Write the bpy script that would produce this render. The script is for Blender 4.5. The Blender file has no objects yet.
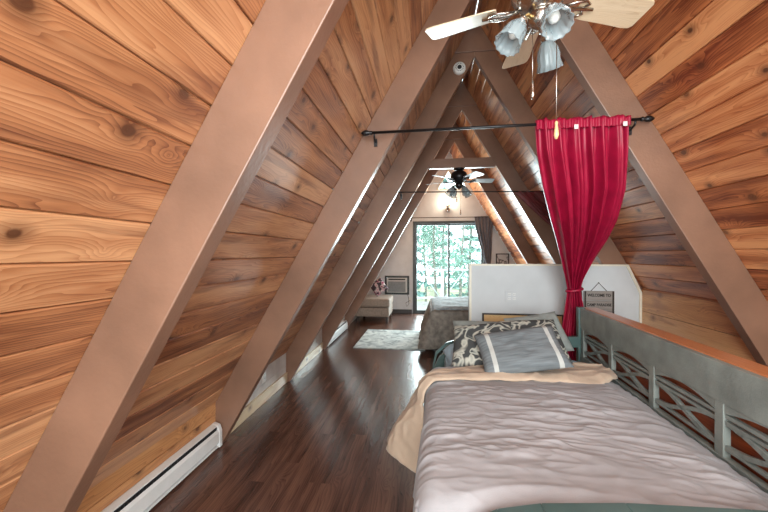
import bpy, math, random
from mathutils import Vector, Matrix, noise
random.seed(7)
C = bpy.context.scene.collection
R3 = math.sqrt(3.0)
PI = math.pi

# ------------------------------------------------------------------ helpers
class MB:
    """collects polygons (with uv in metres) and links them as ONE mesh object"""
    def __init__(s): s.v = []; s.f = []; s.uv = []; s.sm = []
    def add(s, vs, fs, uvs=None, smooth=False, axis=1, mat=None):
        b = len(s.v)
        vs = [Vector(p) for p in vs]
        wv = [mat @ p for p in vs] if mat else vs
        s.v += [tuple(p) for p in wv]
        for k, f in enumerate(fs):
            s.f.append([b + i for i in f]); s.sm.append(smooth)
            if uvs: s.uv.append([uvs[i] for i in f])
            else:
                n = Vector((0, 0, 0))
                for i in range(len(f)):
                    a, c = vs[f[i]], vs[f[(i + 1) % len(f)]]
                    n += a.cross(c)
                ax = max(range(3), key=lambda i: abs(n[i]))
                o = [i for i in range(3) if i != ax]
                if axis in o: u_, v_ = axis, [i for i in o if i != axis][0]
                else: u_, v_ = o
                s.uv.append([(vs[i][u_], vs[i][v_]) for i in f])
    def box(s, c, d, mat=None, axis=1, bev=0.0):
        x, y, z = [k / 2 for k in d]; c = Vector(c)
        if bev <= 0:
            vs = [c + Vector((a * x, b * y, e * z)) for a in (-1, 1) for b in (-1, 1) for e in (-1, 1)]
            fs = [(0, 1, 3, 2), (4, 6, 7, 5), (0, 4, 5, 1), (2, 3, 7, 6), (0, 2, 6, 4), (1, 5, 7, 3)]
            s.add(vs, fs, axis=axis, mat=mat); return
        import bmesh
        bm = bmesh.new(); bmesh.ops.create_cube(bm, size=1)
        for v in bm.verts: v.co = Vector((v.co.x * d[0], v.co.y * d[1], v.co.z * d[2]))
        bmesh.ops.bevel(bm, geom=bm.edges[:], offset=min(bev, min(d) * .45), segments=2, affect='EDGES', profile=.6)
        bm.verts.ensure_lookup_table()
        s.add([c + v.co for v in bm.verts], [[v.index for v in f.verts] for f in bm.faces], axis=axis, mat=mat)
        bm.free()
    def tube(s, pts, r, n=10, caps=True, smooth=True):
        pts = [Vector(p) for p in pts]
        rs = r if isinstance(r, (list, tuple)) else [r] * len(pts)
        vs = []; up = None; L = 0; uv = []
        for i, p in enumerate(pts):
            t = (pts[min(i + 1, len(pts) - 1)] - pts[max(i - 1, 0)]).normalized()
            if up is None: up = t.orthogonal().normalized()
            up = (up - t * up.dot(t)).normalized(); sd = t.cross(up)
            if i: L += (p - pts[i - 1]).length
            for k in range(n):
                a = 2 * PI * k / n
                vs.append(p + (up * math.cos(a) + sd * math.sin(a)) * rs[i]); uv.append((L, k * .01))
        fs = [(i * n + k, i * n + (k + 1) % n, (i + 1) * n + (k + 1) % n, (i + 1) * n + k) for i in range(len(pts) - 1) for k in range(n)]
        if caps: fs += [tuple(reversed(range(n))), tuple((len(pts) - 1) * n + k for k in range(n))]
        s.add(vs, fs, uvs=uv, smooth=smooth)
    def lathe(s, prof, n=20, mat=None, ripple=None, smooth=True, cap=True):
        vs = []; uv = []
        for (r, z) in prof:
            for k in range(n):
                a = 2 * PI * k / n
                q = r * (1 + (ripple(a, z) if ripple else 0))
                vs.append((q * math.cos(a), q * math.sin(a), z)); uv.append((z, a * r))
        m = len(prof)
        fs = [(i * n + k, i * n + (k + 1) % n, (i + 1) * n + (k + 1) % n, (i + 1) * n + k) for i in range(m - 1) for k in range(n)]
        if cap: fs += [tuple(reversed(range(n))), tuple((m - 1) * n + k for k in range(n))]
        s.add(vs, fs, uvs=uv, smooth=smooth, mat=mat)
    def prism(s, poly, y0, y1, plane='xz', axis=1, mat=None):
        """polygon in two axes extruded along the third"""
        n = len(poly)
        def P(a, b, t):
            return {'xz': (a, t, b), 'yz': (t, a, b), 'xy': (a, b, t)}[plane]
        vs = [P(a, b, y0) for a, b in poly] + [P(a, b, y1) for a, b in poly]
        fs = [tuple(range(n)), tuple(reversed(range(n, 2 * n)))] + [(i, n + i, n + (i + 1) % n, (i + 1) % n) for i in range(n)]
        s.add(vs, fs, axis=axis, mat=mat)
    def grid(s, fn, nu, nv, smooth=True, uvf=None, close=None):
        vs = []; uv = []
        for j in range(nv + 1):
            for i in range(nu + 1):
                u, v = i / nu, j / nv
                vs.append(fn(u, v)); uv.append(uvf(u, v) if uvf else (u, v))
        w = nu + 1
        fs = [(j * w + i, j * w + i + 1, (j + 1) * w + i + 1, (j + 1) * w + i) for j in range(nv) for i in range(nu)]
        s.add(vs, fs, uvs=uv, smooth=smooth)
    def build(s, name, m, parent=None, world=True):
        me = bpy.data.meshes.new(name)
        me.from_pydata(s.v, [], s.f)
        l = me.uv_layers.new(name='UVMap')
        k = 0
        for f in s.uv:
            for q in f: l.data[k].uv = q; k += 1
        for p, q in zip(me.polygons, s.sm): p.use_smooth = q
        me.materials.append(m); me.validate(); me.update()
        import bmesh
        bm = bmesh.new(); bm.from_mesh(me); bmesh.ops.recalc_face_normals(bm, faces=bm.faces[:]); bm.to_mesh(me); bm.free()
        o = bpy.data.objects.new(name, me); C.objects.link(o)
        if parent is not None:
            o.parent = parent
            if world:
                root = parent
                M = Matrix.Identity(4)
                while root is not None:
                    M = root.matrix_basis @ M; root = root.parent
                o.matrix_basis = M.inverted()
        return o

def solid(o, t, sub=0, off=0):
    m = o.modifiers.new('s', 'SOLIDIFY'); m.thickness = t; m.offset = off
    if sub:
        q = o.modifiers.new('d', 'SUBSURF'); q.levels = sub; q.render_levels = sub
    return o
def bevel(o, w=.004, seg=2):
    m = o.modifiers.new('b', 'BEVEL'); m.width = w; m.segments = seg; m.limit_method = 'ANGLE'; m.angle_limit = .6
    return o
def tag(o, label=None, cat=None, group=None, kind=None):
    if label: o['label'] = label
    if cat: o['category'] = cat
    if group: o['group'] = group
    if kind: o['kind'] = kind
    return o
def empty(name, loc=(0, 0, 0), rz=0.0, label=None, cat=None, group=None, rot=None):
    o = bpy.data.objects.new(name, None); C.objects.link(o); o.location = loc
    o.rotation_euler = rot if rot else (0, 0, rz)
    return tag(o, label, cat, group)
def copy_tree(o, parent=None):
    kids = [k for k in bpy.data.objects if k.parent == o]
    c = o.copy(); C.objects.link(c); c.parent = parent
    for ch in kids: copy_tree(ch, c)
    return c

# ------------------------------------------------------------------ materials
def newmat(name):
    m = bpy.data.materials.new(name); m.use_nodes = True
    nt = m.node_tree; nt.nodes.clear()
    out = nt.nodes.new('ShaderNodeOutputMaterial'); b = nt.nodes.new('ShaderNodeBsdfPrincipled')
    nt.links.new(b.outputs[0], out.inputs[0])
    return m, nt, b
def N(nt, t, **kw):
    n = nt.nodes.new(t)
    for k, v in kw.items():
        if k.startswith('i_'):
            key = k[2:]
            n.inputs[int(key) if key.isdigit() else key.replace('_', ' ')].default_value = v
        else: setattr(n, k, v)
    return n
def L(nt, a, b): nt.links.new(a, b)
def ramp(nt, stops, interp='LINEAR'):
    r = N(nt, 'ShaderNodeValToRGB'); r.color_ramp.interpolation = interp
    e = r.color_ramp.elements
    e[0].position, e[0].color = stops[0][0], (*stops[0][1], 1)
    e[1].position, e[1].color = stops[-1][0], (*stops[-1][1], 1)
    for p, c in stops[1:-1]:
        x = e.new(p); x.color = (*c, 1)
    return r
def math_(nt, op, a, b=None, clamp=False):
    n = N(nt, 'ShaderNodeMath', operation=op, use_clamp=clamp)
    for i, q in enumerate((a, b)):
        if q is None: continue
        if isinstance(q, (int, float)): n.inputs[i].default_value = q
        else: L(nt, q, n.inputs[i])
    return n.outputs[0]
def mix(nt, fac, a, b, mode='MIX'):
    n = N(nt, 'ShaderNodeMix', data_type='RGBA', blend_type=mode)
    for s_, q in ((n.inputs[0], fac), (n.inputs[6], a), (n.inputs[7], b)):
        if isinstance(q, (int, float)): s_.default_value = q
        elif isinstance(q, tuple): s_.default_value = (*q, 1) if len(q) == 3 else q
        else: L(nt, q, s_)
    return n.outputs[2]

def simple(name, col, rough=.6, metal=0.0, noise_amt=.08, nscale=20, bump=0.0, bscale=200, coat=0, alpha=1, sheen=0):
    m, nt, b = newmat(name)
    tc = N(nt, 'ShaderNodeTexCoord')
    nz = N(nt, 'ShaderNodeTexNoise', i_Scale=nscale, i_Detail=4.0); L(nt, tc.outputs['Object'], nz.inputs['Vector'])
    d = tuple(max(0, c * (1 - noise_amt * 1.6)) for c in col); l = tuple(min(1, c * (1 + noise_amt * 1.6)) for c in col)
    r = ramp(nt, [(.3, d), (.7, l)]); L(nt, nz.outputs[0], r.inputs[0]); L(nt, r.outputs[0], b.inputs['Base Color'])
    b.inputs['Roughness'].default_value = rough; b.inputs['Metallic'].default_value = metal
    if coat: b.inputs['Coat Weight'].default_value = coat; b.inputs['Coat Roughness'].default_value = .15
    if sheen: b.inputs['Sheen Weight'].default_value = sheen
    if bump:
        n2 = N(nt, 'ShaderNodeTexNoise', i_Scale=bscale, i_Detail=3.0); L(nt, tc.outputs['Object'], n2.inputs['Vector'])
        bp = N(nt, 'ShaderNodeBump', i_Strength=bump, i_Distance=.01); L(nt, n2.outputs[0], bp.inputs['Height']); L(nt, bp.outputs[0], b.inputs['Normal'])
    return m

def wood(name, light, mid, dark, knot=(.09, .03, .012), rough=.38, varia=.5, knots=True, streak=.5, kscale=3.2, grain=1.0, coat=.45, bump=.25):
    """boards: uv in metres (u along the board); every mesh island is one board"""
    m, nt, b = newmat(name)
    uv = N(nt, 'ShaderNodeUVMap'); geo = N(nt, 'ShaderNodeNewGeometry')
    rnd = geo.outputs['Random Per Island']
    cx = N(nt, 'ShaderNodeCombineXYZ'); L(nt, math_(nt, 'MULTIPLY', rnd, 173.3), cx.inputs[0]); L(nt, math_(nt, 'MULTIPLY', rnd, 61.7), cx.inputs[1])
    va = N(nt, 'ShaderNodeVectorMath', operation='ADD'); L(nt, uv.outputs[0], va.inputs[0]); L(nt, cx.outputs[0], va.inputs[1])
    P = va.outputs[0]
    # knots
    warp = N(nt, 'ShaderNodeTexNoise', i_Scale=6.0, i_Detail=2.0); L(nt, P, warp.inputs['Vector'])
    kmap = N(nt, 'ShaderNodeMapping'); kmap.inputs['Scale'].default_value = (kscale, kscale * 1.25, 1); L(nt, P, kmap.inputs[0])
    vor = N(nt, 'ShaderNodeTexVoronoi', voronoi_dimensions='2D', feature='F1', i_Scale=1.0); L(nt, kmap.outputs[0], vor.inputs['Vector'])
    kd = math_(nt, 'ADD', vor.outputs['Distance'], math_(nt, 'MULTIPLY', math_(nt, 'SUBTRACT', warp.outputs[0], .5), .13))
    # grain deflected round the knots
    infl = math_(nt, 'MULTIPLY', math_(nt, 'POWER', math_(nt, 'SUBTRACT', 1.0, math_(nt, 'MULTIPLY', vor.outputs['Distance'], 2.2), True), 3.0), .05)
    sep = N(nt, 'ShaderNodeSeparateXYZ'); L(nt, P, sep.inputs[0])
    low = N(nt, 'ShaderNodeTexNoise', i_Scale=1.0, i_Detail=3.0)
    lm = N(nt, 'ShaderNodeMapping'); lm.inputs['Scale'].default_value = (1.1, 9, 1); L(nt, P, lm.inputs[0]); L(nt, lm.outputs[0], low.inputs['Vector'])
    vv = math_(nt, 'ADD', math_(nt, 'ADD', sep.outputs[1], infl), math_(nt, 'MULTIPLY', low.outputs[0], .16))
    rings = math_(nt, 'FRACT', math_(nt, 'MULTIPLY', vv, 84.0 * grain))
    rings = math_(nt, 'POWER', rings, 2.2)
    fine = N(nt, 'ShaderNodeTexNoise', i_Scale=1.0, i_Detail=5.0)
    fm = N(nt, 'ShaderNodeMapping'); fm.inputs['Scale'].default_value = (6, 160, 1); L(nt, P, fm.inputs[0]); L(nt, fm.outputs[0], fine.inputs['Vector'])
    broad = N(nt, 'ShaderNodeTexNoise', i_Scale=1.0, i_Detail=3.0)
    bm_ = N(nt, 'ShaderNodeMapping'); bm_.inputs['Scale'].default_value = (1.6, 15, 1); L(nt, P, bm_.inputs[0]); L(nt, bm_.outputs[0], broad.inputs['Vector'])
    base = ramp(nt, [(0.05, dark), (.42, mid), (.85, light)])
    t = math_(nt, 'ADD', math_(nt, 'MULTIPLY', math_(nt, 'SUBTRACT', rnd, .5), varia), .58)
    t = math_(nt, 'SUBTRACT', t, math_(nt, 'MULTIPLY', math_(nt, 'SUBTRACT', broad.outputs[0], .5), streak * 1.7))
    t = math_(nt, 'SUBTRACT', t, math_(nt, 'MULTIPLY', rings, .26))
    t = math_(nt, 'ADD', t, math_(nt, 'MULTIPLY', math_(nt, 'SUBTRACT', fine.outputs[0], .5), .22))
    L(nt, t, base.inputs[0])
    col = base.outputs[0]
    if knots:
        kr = ramp(nt, [(.04, (1, 1, 1)), (.062, (.55, .55, .55)), (.16, (0, 0, 0))]); L(nt, kd, kr.inputs[0])
        sc_ = N(nt, 'ShaderNodeSeparateColor'); L(nt, vor.outputs['Color'], sc_.inputs[0])
        keep = math_(nt, 'GREATER_THAN', sc_.outputs[0], .30)
        sz = math_(nt, 'ADD', .75, math_(nt, 'MULTIPLY', sc_.outputs[1], .25))
        col = mix(nt, math_(nt, 'MULTIPLY', math_(nt, 'MULTIPLY', kr.outputs[0], keep), sz), col, knot)
        # resinous reddish streaks along some boards
        st = N(nt, 'ShaderNodeTexNoise', i_Scale=1.0, i_Detail=4.0, i_Distortion=.8); sm_ = N(nt, 'ShaderNodeMapping'); sm_.inputs['Scale'].default_value = (1.3, 11, 1); sm_.inputs['Location'].default_value = (5, 9, 0)
        L(nt, P, sm_.inputs[0]); L(nt, sm_.outputs[0], st.inputs['Vector'])
        sr = ramp(nt, [(.55, (0, 0, 0)), (.66, (1, 1, 1))]); L(nt, st.outputs[0], sr.inputs[0])
        col = mix(nt, math_(nt, 'MULTIPLY', sr.outputs[0], .55), col, dark)
    L(nt, col, b.inputs['Base Color'])
    b.inputs['Roughness'].default_value = rough
    b.inputs['Coat Weight'].default_value = coat; b.inputs['Coat Roughness'].default_value = .22
    bp = N(nt, 'ShaderNodeBump', i_Strength=bump, i_Distance=.002); L(nt, math_(nt, 'ADD', fine.outputs[0], rings), bp.inputs['Height']); L(nt, bp.outputs[0], b.inputs['Normal'])
    return m

def stripes(name, base, line, scale, axis=0, rough=.85, extra=None):
    """fabric woven with fine slubs; extra = list of (centre, halfwidth) bands in u, colour line"""
    m, nt, b = newmat(name)
    uv = N(nt, 'ShaderNodeUVMap'); mp = N(nt, 'ShaderNodeMapping'); mp.inputs['Scale'].default_value = (6, scale, 1) if axis == 0 else (scale, 6, 1)
    L(nt, uv.outputs[0], mp.inputs[0])
    nz = N(nt, 'ShaderNodeTexNoise', i_Scale=1.0, i_Detail=4.0); L(nt, mp.outputs[0], nz.inputs['Vector'])
    r = ramp(nt, [(.3, tuple(c * .72 for c in base)), (.7, tuple(min(1, c * 1.3) for c in base))]); L(nt, nz.outputs[0], r.inputs[0])
    col = r.outputs[0]
    if extra:
        sp = N(nt, 'ShaderNodeSeparateXYZ'); L(nt, uv.outputs[0], sp.inputs[0])
        for c0, hw in extra:
            d = math_(nt, 'LESS_THAN', math_(nt, 'ABSOLUTE', math_(nt, 'SUBTRACT', sp.outputs[0], c0)), hw)
            col = mix(nt, d, col, line)
    L(nt, col, b.inputs['Base Color']); b.inputs['Roughness'].default_value = rough
    bp = N(nt, 'ShaderNodeBump', i_Strength=.4, i_Distance=.003); L(nt, nz.outputs[0], bp.inputs['Height']); L(nt, bp.outputs[0], b.inputs['Normal'])
    return m

def motif(name, a, c, scale=7, lo=.47, hi=.52, third=None):
    m, nt, b = newmat(name)
    uv = N(nt, 'ShaderNodeUVMap')
    w = N(nt, 'ShaderNodeTexNoise', i_Scale=scale * .55, i_Detail=1.0, i_Distortion=1.6); L(nt, uv.outputs[0], w.inputs['Vector'])
    v = N(nt, 'ShaderNodeTexVoronoi', feature='SMOOTH_F1', i_Scale=scale); L(nt, uv.outputs[0], v.inputs['Vector'])
    s_ = math_(nt, 'ADD', math_(nt, 'MULTIPLY', w.outputs[0], .8), math_(nt, 'MULTIPLY', v.outputs['Distance'], .3))
    r = ramp(nt, [(lo, a), (hi, c), (hi + .06, third or c), (hi + .09, a)]); L(nt, s_, r.inputs[0])
    L(nt, r.outputs[0], b.inputs['Base Color']); b.inputs['Roughness'].default_value = .85
    return m

M = {}
M['pine'] = wood('orange_pine_boards', (.70, .38, .19), (.45, .19, .08), (.15, .045, .02), varia=.55, streak=.7)
M['pine_r'] = wood('red_pine_boards', (.80, .38, .165), (.52, .175, .062), (.16, .034, .012), varia=.7, streak=.9)
M['knee'] = wood('pale_pine_boards', (.80, .48, .24), (.64, .32, .13), (.34, .13, .05), varia=.3, streak=.4)
M['basewood'] = wood('raw_baseboard_wood', (.80, .68, .48), (.70, .55, .35), (.5, .33, .18), varia=.2, streak=.3)
M['kneewhite'] = simple('whitewashed_panel', (.62, .60, .58), .5, noise_amt=.1, nscale=6)
M['floor'] = wood('dark_plank_floor', (.17, .085, .058), (.080, .036, .026), (.016, .008, .006), knots=False, rough=.26, varia=.25, streak=.8, grain=.7, coat=.2, bump=.12)
M['cap'] = wood('orange_cap_wood', (.70, .30, .13), (.55, .20, .08), (.35, .11, .04), knots=False, varia=.1, streak=.4, rough=.3, coat=.4)
M['redwood'] = wood('red_stained_board', (.50, .13, .045), (.36, .075, .026), (.20, .035, .012), varia=.2, streak=.5)
M['chest'] = wood('knotty_pine_panel', (.75, .52, .26), (.62, .38, .16), (.38, .18, .07), varia=.1, kscale=4)
M['beam'] = simple('brown_painted_beam', (.225, .120, .078), .36, noise_amt=.13, nscale=3, bump=.12, bscale=60, coat=.15)
M['wall'] = simple('cream_plaster', (.68, .73, .77), .75, noise_amt=.03, nscale=8, bump=.05)
M['part'] = simple('white_plaster', (.60, .63, .65), .7, noise_amt=.03, nscale=5, bump=.05)
M['trim'] = simple('cream_trim_paint', (.78, .74, .62), .45, noise_amt=.03)
M['heater'] = simple('white_enamel', (.74, .76, .76), .35, noise_amt=.02, coat=.3)
M['slot'] = simple('black_slot', (.02, .02, .022), .6)
M['iron'] = simple('black_iron', (.02, .02, .022), .35, metal=.6, coat=.2)
M['doorframe'] = simple('dark_bronze_frame', (.045, .05, .05), .4, metal=.3)
M['crimson'] = simple('crimson_satin', (.34, .005, .038), .45, noise_amt=.10, nscale=14)
M['maroon'] = simple('dark_maroon_satin', (.11, .006, .008), .5, noise_amt=.2, nscale=14, sheen=.2)
M['graycurtain'] = simple('grey_drape', (.17, .17, .20), .8, noise_amt=.1)
M['teal'] = simple('weathered_grey_teal_wood', (.22, .25, .235), .42, noise_amt=.14, nscale=9, bump=.15, bscale=90)
M['tealarm'] = simple('teal_painted_wood', (.07, .125, .12), .38, noise_amt=.12, nscale=6, coat=.2)
M['mattress'] = simple('pale_blue_sheet', (.42, .56, .66), .85, noise_amt=.05, bump=.2)
M['comforter'] = simple('taupe_cotton', (.37, .365, .385), .82, noise_amt=.06, nscale=7, sheen=.1, bump=.12, bscale=300)
M['tan'] = simple('tan_cotton', (.55, .43, .325), .85, noise_amt=.06, nscale=9, sheen=.1, bump=.12, bscale=300)
M['graypillow'] = stripes('slubbed_grey_cotton', (.165, .19, .205), (.52, .54, .52), 70, extra=[(.075, .014), (.455, .014)])
M['scroll'] = motif('grey_white_scroll_print', (.055, .06, .062), (.55, .55, .48), 15, third=(.30, .32, .29))
M['sham'] = simple('soft_grey_cotton', (.30, .335, .32), .9, noise_amt=.06, bump=.2)
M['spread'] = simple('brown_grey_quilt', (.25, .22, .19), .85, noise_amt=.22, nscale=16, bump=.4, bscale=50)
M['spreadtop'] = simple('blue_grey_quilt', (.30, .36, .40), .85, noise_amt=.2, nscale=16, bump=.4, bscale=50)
M['settee'] = simple('beige_upholstery', (.30, .25, .21), .85, noise_amt=.12, nscale=40, bump=.3)
M['darkwood'] = simple('dark_wood', (.03, .02, .016), .4)
M['cushion'] = motif('purple_white_floral_print', (.05, .04, .06), (.65, .6, .62), 12, third=(.35, .05, .16))
M['acwhite'] = simple('off_white_plastic', (.62, .62, .60), .5, noise_amt=.02)
M['acgrille'] = simple('grey_grille', (.25, .27, .28), .5)
M['frameblack'] = simple('black_picture_frame', (.02, .02, .025), .4)
M['paper'] = motif('framed_print', (.55, .58, .62), (.12, .12, .14), 9)
M['blade'] = wood('maple_fan_blade', (.80, .66, .48), (.72, .56, .38), (.55, .38, .22), knots=False, varia=.05, streak=.4, grain=1.6, coat=.3)
M['bladegrey'] = simple('frosted_fan_blade', (.45, .50, .52), .3, coat=.3)
M['nickel'] = simple('brushed_nickel', (.55, .52, .48), .25, metal=1.0, noise_amt=.1)
M['brass'] = simple('antique_brass', (.55, .38, .16), .28, metal=1.0, noise_amt=.15)
M['fobwood'] = simple('turned_light_wood', (.70, .48, .24), .4)
M['plastic'] = simple('white_plastic', (.75, .75, .72), .4, noise_amt=.02)
M['signwood'] = wood('grey_sign_boards', (.34, .31, .29), (.27, .24, .22), (.18, .15, .14), varia=.2, kscale=5, knots=False)
M['ink'] = simple('black_ink', (.01, .01, .01), .7)
M['rope'] = simple('jute_rope', (.30, .24, .20), .9)
M['deck'] = wood('weathered_deck_boards', (.5, .48, .44), (.4, .37, .33), (.25, .22, .19), varia=.3)
M['rail'] = simple('pale_blue_white_rail', (.70, .78, .80), .6)
M['bark'] = simple('pale_grey_bark', (.26, .25, .22), .9, noise_amt=.35, nscale=12)
M['ground'] = simple('forest_ground', (.30, .32, .20), .95, noise_amt=.3, nscale=1)

def glassmat(name, col, rough, alpha_mix):
    m, nt, b = newmat(name)
    tr = N(nt, 'ShaderNodeBsdfTransparent'); mx = N(nt, 'ShaderNodeMixShader'); mx.inputs[0].default_value = alpha_mix
    b.inputs['Base Color'].default_value = (*col, 1); b.inputs['Roughness'].default_value = rough
    out = [n for n in nt.nodes if n.type == 'OUTPUT_MATERIAL'][0]
    L(nt, tr.outputs[0], mx.inputs[1]); L(nt, b.outputs[0], mx.inputs[2]); L(nt, mx.outputs[0], out.inputs[0])
    return m
M['pane'] = glassmat('window_glass', (.5, .7, .7), .05, .05)
M['shade'] = glassmat('ribbed_frosted_glass', (.36, .44, .47), .06, .50)

# shag rug
m, nt, b = newmat('pale_mottled_rug'); tc = N(nt, 'ShaderNodeTexCoord')
nz = N(nt, 'ShaderNodeTexNoise', i_Scale=7.0, i_Detail=6.0, i_Distortion=1.2); L(nt, tc.outputs['Object'], nz.inputs['Vector'])
r = ramp(nt, [(.38, (.34, .40, .41)), (.5, (.60, .67, .67)), (.62, (.74, .80, .78))]); L(nt, nz.outputs[0], r.inputs[0]); L(nt, r.outputs[0], b.inputs['Base Color'])
b.inputs['Roughness'].default_value = .95; M['rug'] = m
# foliage
def leafmat(name, a, c):
    m, nt, b = newmat(name); g = N(nt, 'ShaderNodeNewGeometry')
    r = ramp(nt, [(0, a), (1, c)]); L(nt, g.outputs['Random Per Island'], r.inputs[0]); L(nt, r.outputs[0], b.inputs['Base Color'])
    b.inputs['Roughness'].default_value = .7
    b.inputs['Transmission Weight'].default_value = 0
    return m
M['leafA'] = leafmat('spruce_green', (.07, .17, .15), (.20, .36, .33))
M['leafB'] = leafmat('birch_green', (.15, .30, .23), (.34, .52, .44))
# bulb
m, nt, b = newmat('lit_bulb'); b.inputs['Emission Color'].default_value = (1, .85, .6, 1); b.inputs['Emission Strength'].default_value = 14; M['bulb'] = m

# ------------------------------------------------------------------ geometry constants (metres)
RX = .455              # ridge line x
ZI, ZO = 3.315, 3.69   # inner / outer apex heights
XKL, XKR = -1.50, 1.975
YW = 7.81              # gable end wall
BY = [-.30, .937, 2.249, 3.465, 4.71, 6.05]
BT = .07
YB = -1.10             # room continues behind the camera
def xl(z, a=ZO): return RX - (a - z) / R3
def xr(z, a=ZO): return RX + (a - z) / R3

# ---- floor of planks
f = MB(); pw = .128
ycuts = [YB + .4]
for i in range(int((2.42 + 1.60) / pw) + 1):
    x0 = -1.60 + i * pw
    y = YB - random.random() * 1.2
    while y < YW + .02:
        y1 = min(y + 1.22, YW + .05); y0 = max(y, YB)
        if y1 > y0 + .01:
            f.add([(x0 + .0007, y0, 0), (x0 + pw - .0007, y0, 0), (x0 + pw - .0007, y1 - .0012, 0), (x0 + .0007, y1 - .0012, 0)], [(0, 1, 2, 3)], axis=1)
        y += 1.22
f.box((.41, (YW + YB) / 2, -.06), (4.2, YW - YB, .115))
fl = f.build('floor', M['floor']); tag(fl, 'dark brown wooden plank floor running the length of the attic', 'floor', kind='structure')

# ---- sloped board walls
def slope(name, side, zlow, seam, mat_, label):
    mb = MB()
    segs = [YB] + [y + BT / 2 for y in BY] + [YW]
    nrm = Vector((-side * math.sin(PI / 3), 0, -math.cos(PI / 3)))     # into the room
    k0 = int(math.floor((zlow - seam) / .1155))
    k = k0
    while True:
        za, zb = seam + k * .1155, seam + (k + 1) * .1155
        k += 1
        if za > ZO: break
        za, zb = max(za, zlow - .02), min(zb, ZO)
        if zb - za < .004: continue
        for a, c in zip(segs[:-1], segs[1:]):
            g = .0018; ch = .0045
            # cross profile of a tongue-and-groove board with a chamfer on both long edges
            def pt(z, d): return Vector((RX + side * (ZO - z) / R3, 0, z)) + nrm * d
            z0, z1 = za + g, zb - g
            prof = [pt(z0, -.02), pt(z0, -ch), pt(z0 + ch * .7, 0), pt(z1 - ch * .7, 0), pt(z1, -ch), pt(z1, -.02)]
            n = len(prof); vs = []; uv = []
            for yy in (a + .0008, c - .0008):
                for i, p in enumerate(prof):
                    vs.append((p.x, yy, p.z)); uv.append((yy, p.z * 1.155 + (p.x * .01)))
            fs = [(i, (i + 1), n + i + 1, n + i) for i in range(n - 1)] + [tuple(range(n)), tuple(range(n, 2 * n))]
            mb.add(vs, fs, uvs=uv)
    # solid backing behind the grooves
    p0 = Vector((RX + side * (ZO - zlow + .02) / R3, 0, zlow - .02)) - nrm * .012; p1 = Vector((RX, 0, ZO)) - nrm * .012
    q0, q1 = p0 - nrm * .08, p1 - nrm * .08
    mb.prism([(p0.x, p0.z), (p1.x, p1.z), (q1.x, q1.z), (q0.x, q0.z)], YB, YW)
    o = mb.build(name, mat_)
    return tag(o, label, 'wall', kind='structure')
slope('wall_left', -1, .325, 1.798, M['pine'], 'sloping wall of orange pine boards on the side without the daybed')
slope('wall_right', 1, 1.009, 2.078, M['pine_r'], 'sloping wall of reddish pine boards above the daybed and stair side')

# ---- knee walls
mb = MB()
segs = [YB] + [y + BT / 2 for y in BY] + [YW]
zs = [0, .12, .222, .345]
for a, c in zip(segs[:3], segs[1:4]):
    for z0, z1 in zip(zs[:-1], zs[1:]):
        mb.box((XKL - .0125, (a + c) / 2, (z0 + z1) / 2), (.025, c - a - .002, z1 - z0 - .003), bev=.002)
mb.box((XKL - .045, (YB + BY[2]) / 2, .16), (.036, BY[2] - YB, .36))
tag(mb.build('wall_left_knee', M['knee']), 'short upright wall of golden pine boards behind the near heater', 'wall', kind='structure')
mb = MB()
for a, c in zip(segs[3:-1], segs[4:]):
    for z0, z1 in ((.0, .165), (.165, .345)):
        mb.box((XKL - .0125, (a + c) / 2, (z0 + z1) / 2), (.025, c - a - .002, z1 - z0 - .003), bev=.002)
mb.box((XKL - .045, (YW + BY[2]) / 2 + .02, .16), (.036, YW - BY[2] - .04, .36))
tag(mb.build('wall_left_knee', M['kneewhite']), 'short whitewashed upright wall with an outlet between the rafters', 'wall', kind='structure')
for y0, y1, txt in ((2.335, 3.46, 'pale raw wood baseboard below the wall outlet'), (3.55, 4.70, 'pale raw wood baseboard between outlet bay and far heater')):
    mb = MB(); mb.box((XKL + .009, (y0 + y1) / 2, .05), (.018, y1 - y0, .10), bev=.002)
    tag(mb.build('baseboard_left', M['basewood']), txt, 'baseboard', kind='structure')
mb = MB()
zs = [0, .14, .28, .42, .555, .69, .83, 1.03]
segr = [YB] + [y + BT / 2 for y in BY] + [YW]
for a, c in zip(segr[:-1], segr[1:]):
    for z0, z1 in zip(zs[:-1], zs[1:]):
        mb.box((XKR + .0125, (a + c) / 2, (z0 + z1) / 2), (.025, c - a - .002, z1 - z0 - .003), bev=.002)
mb.box((XKR + .045, (YW + YB) / 2, .505), (.036, YW - YB, 1.05))
tag(mb.build('wall_right_knee', M['knee']), 'upright wall of golden pine boards beyond the stair opening', 'wall', kind='structure')

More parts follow.
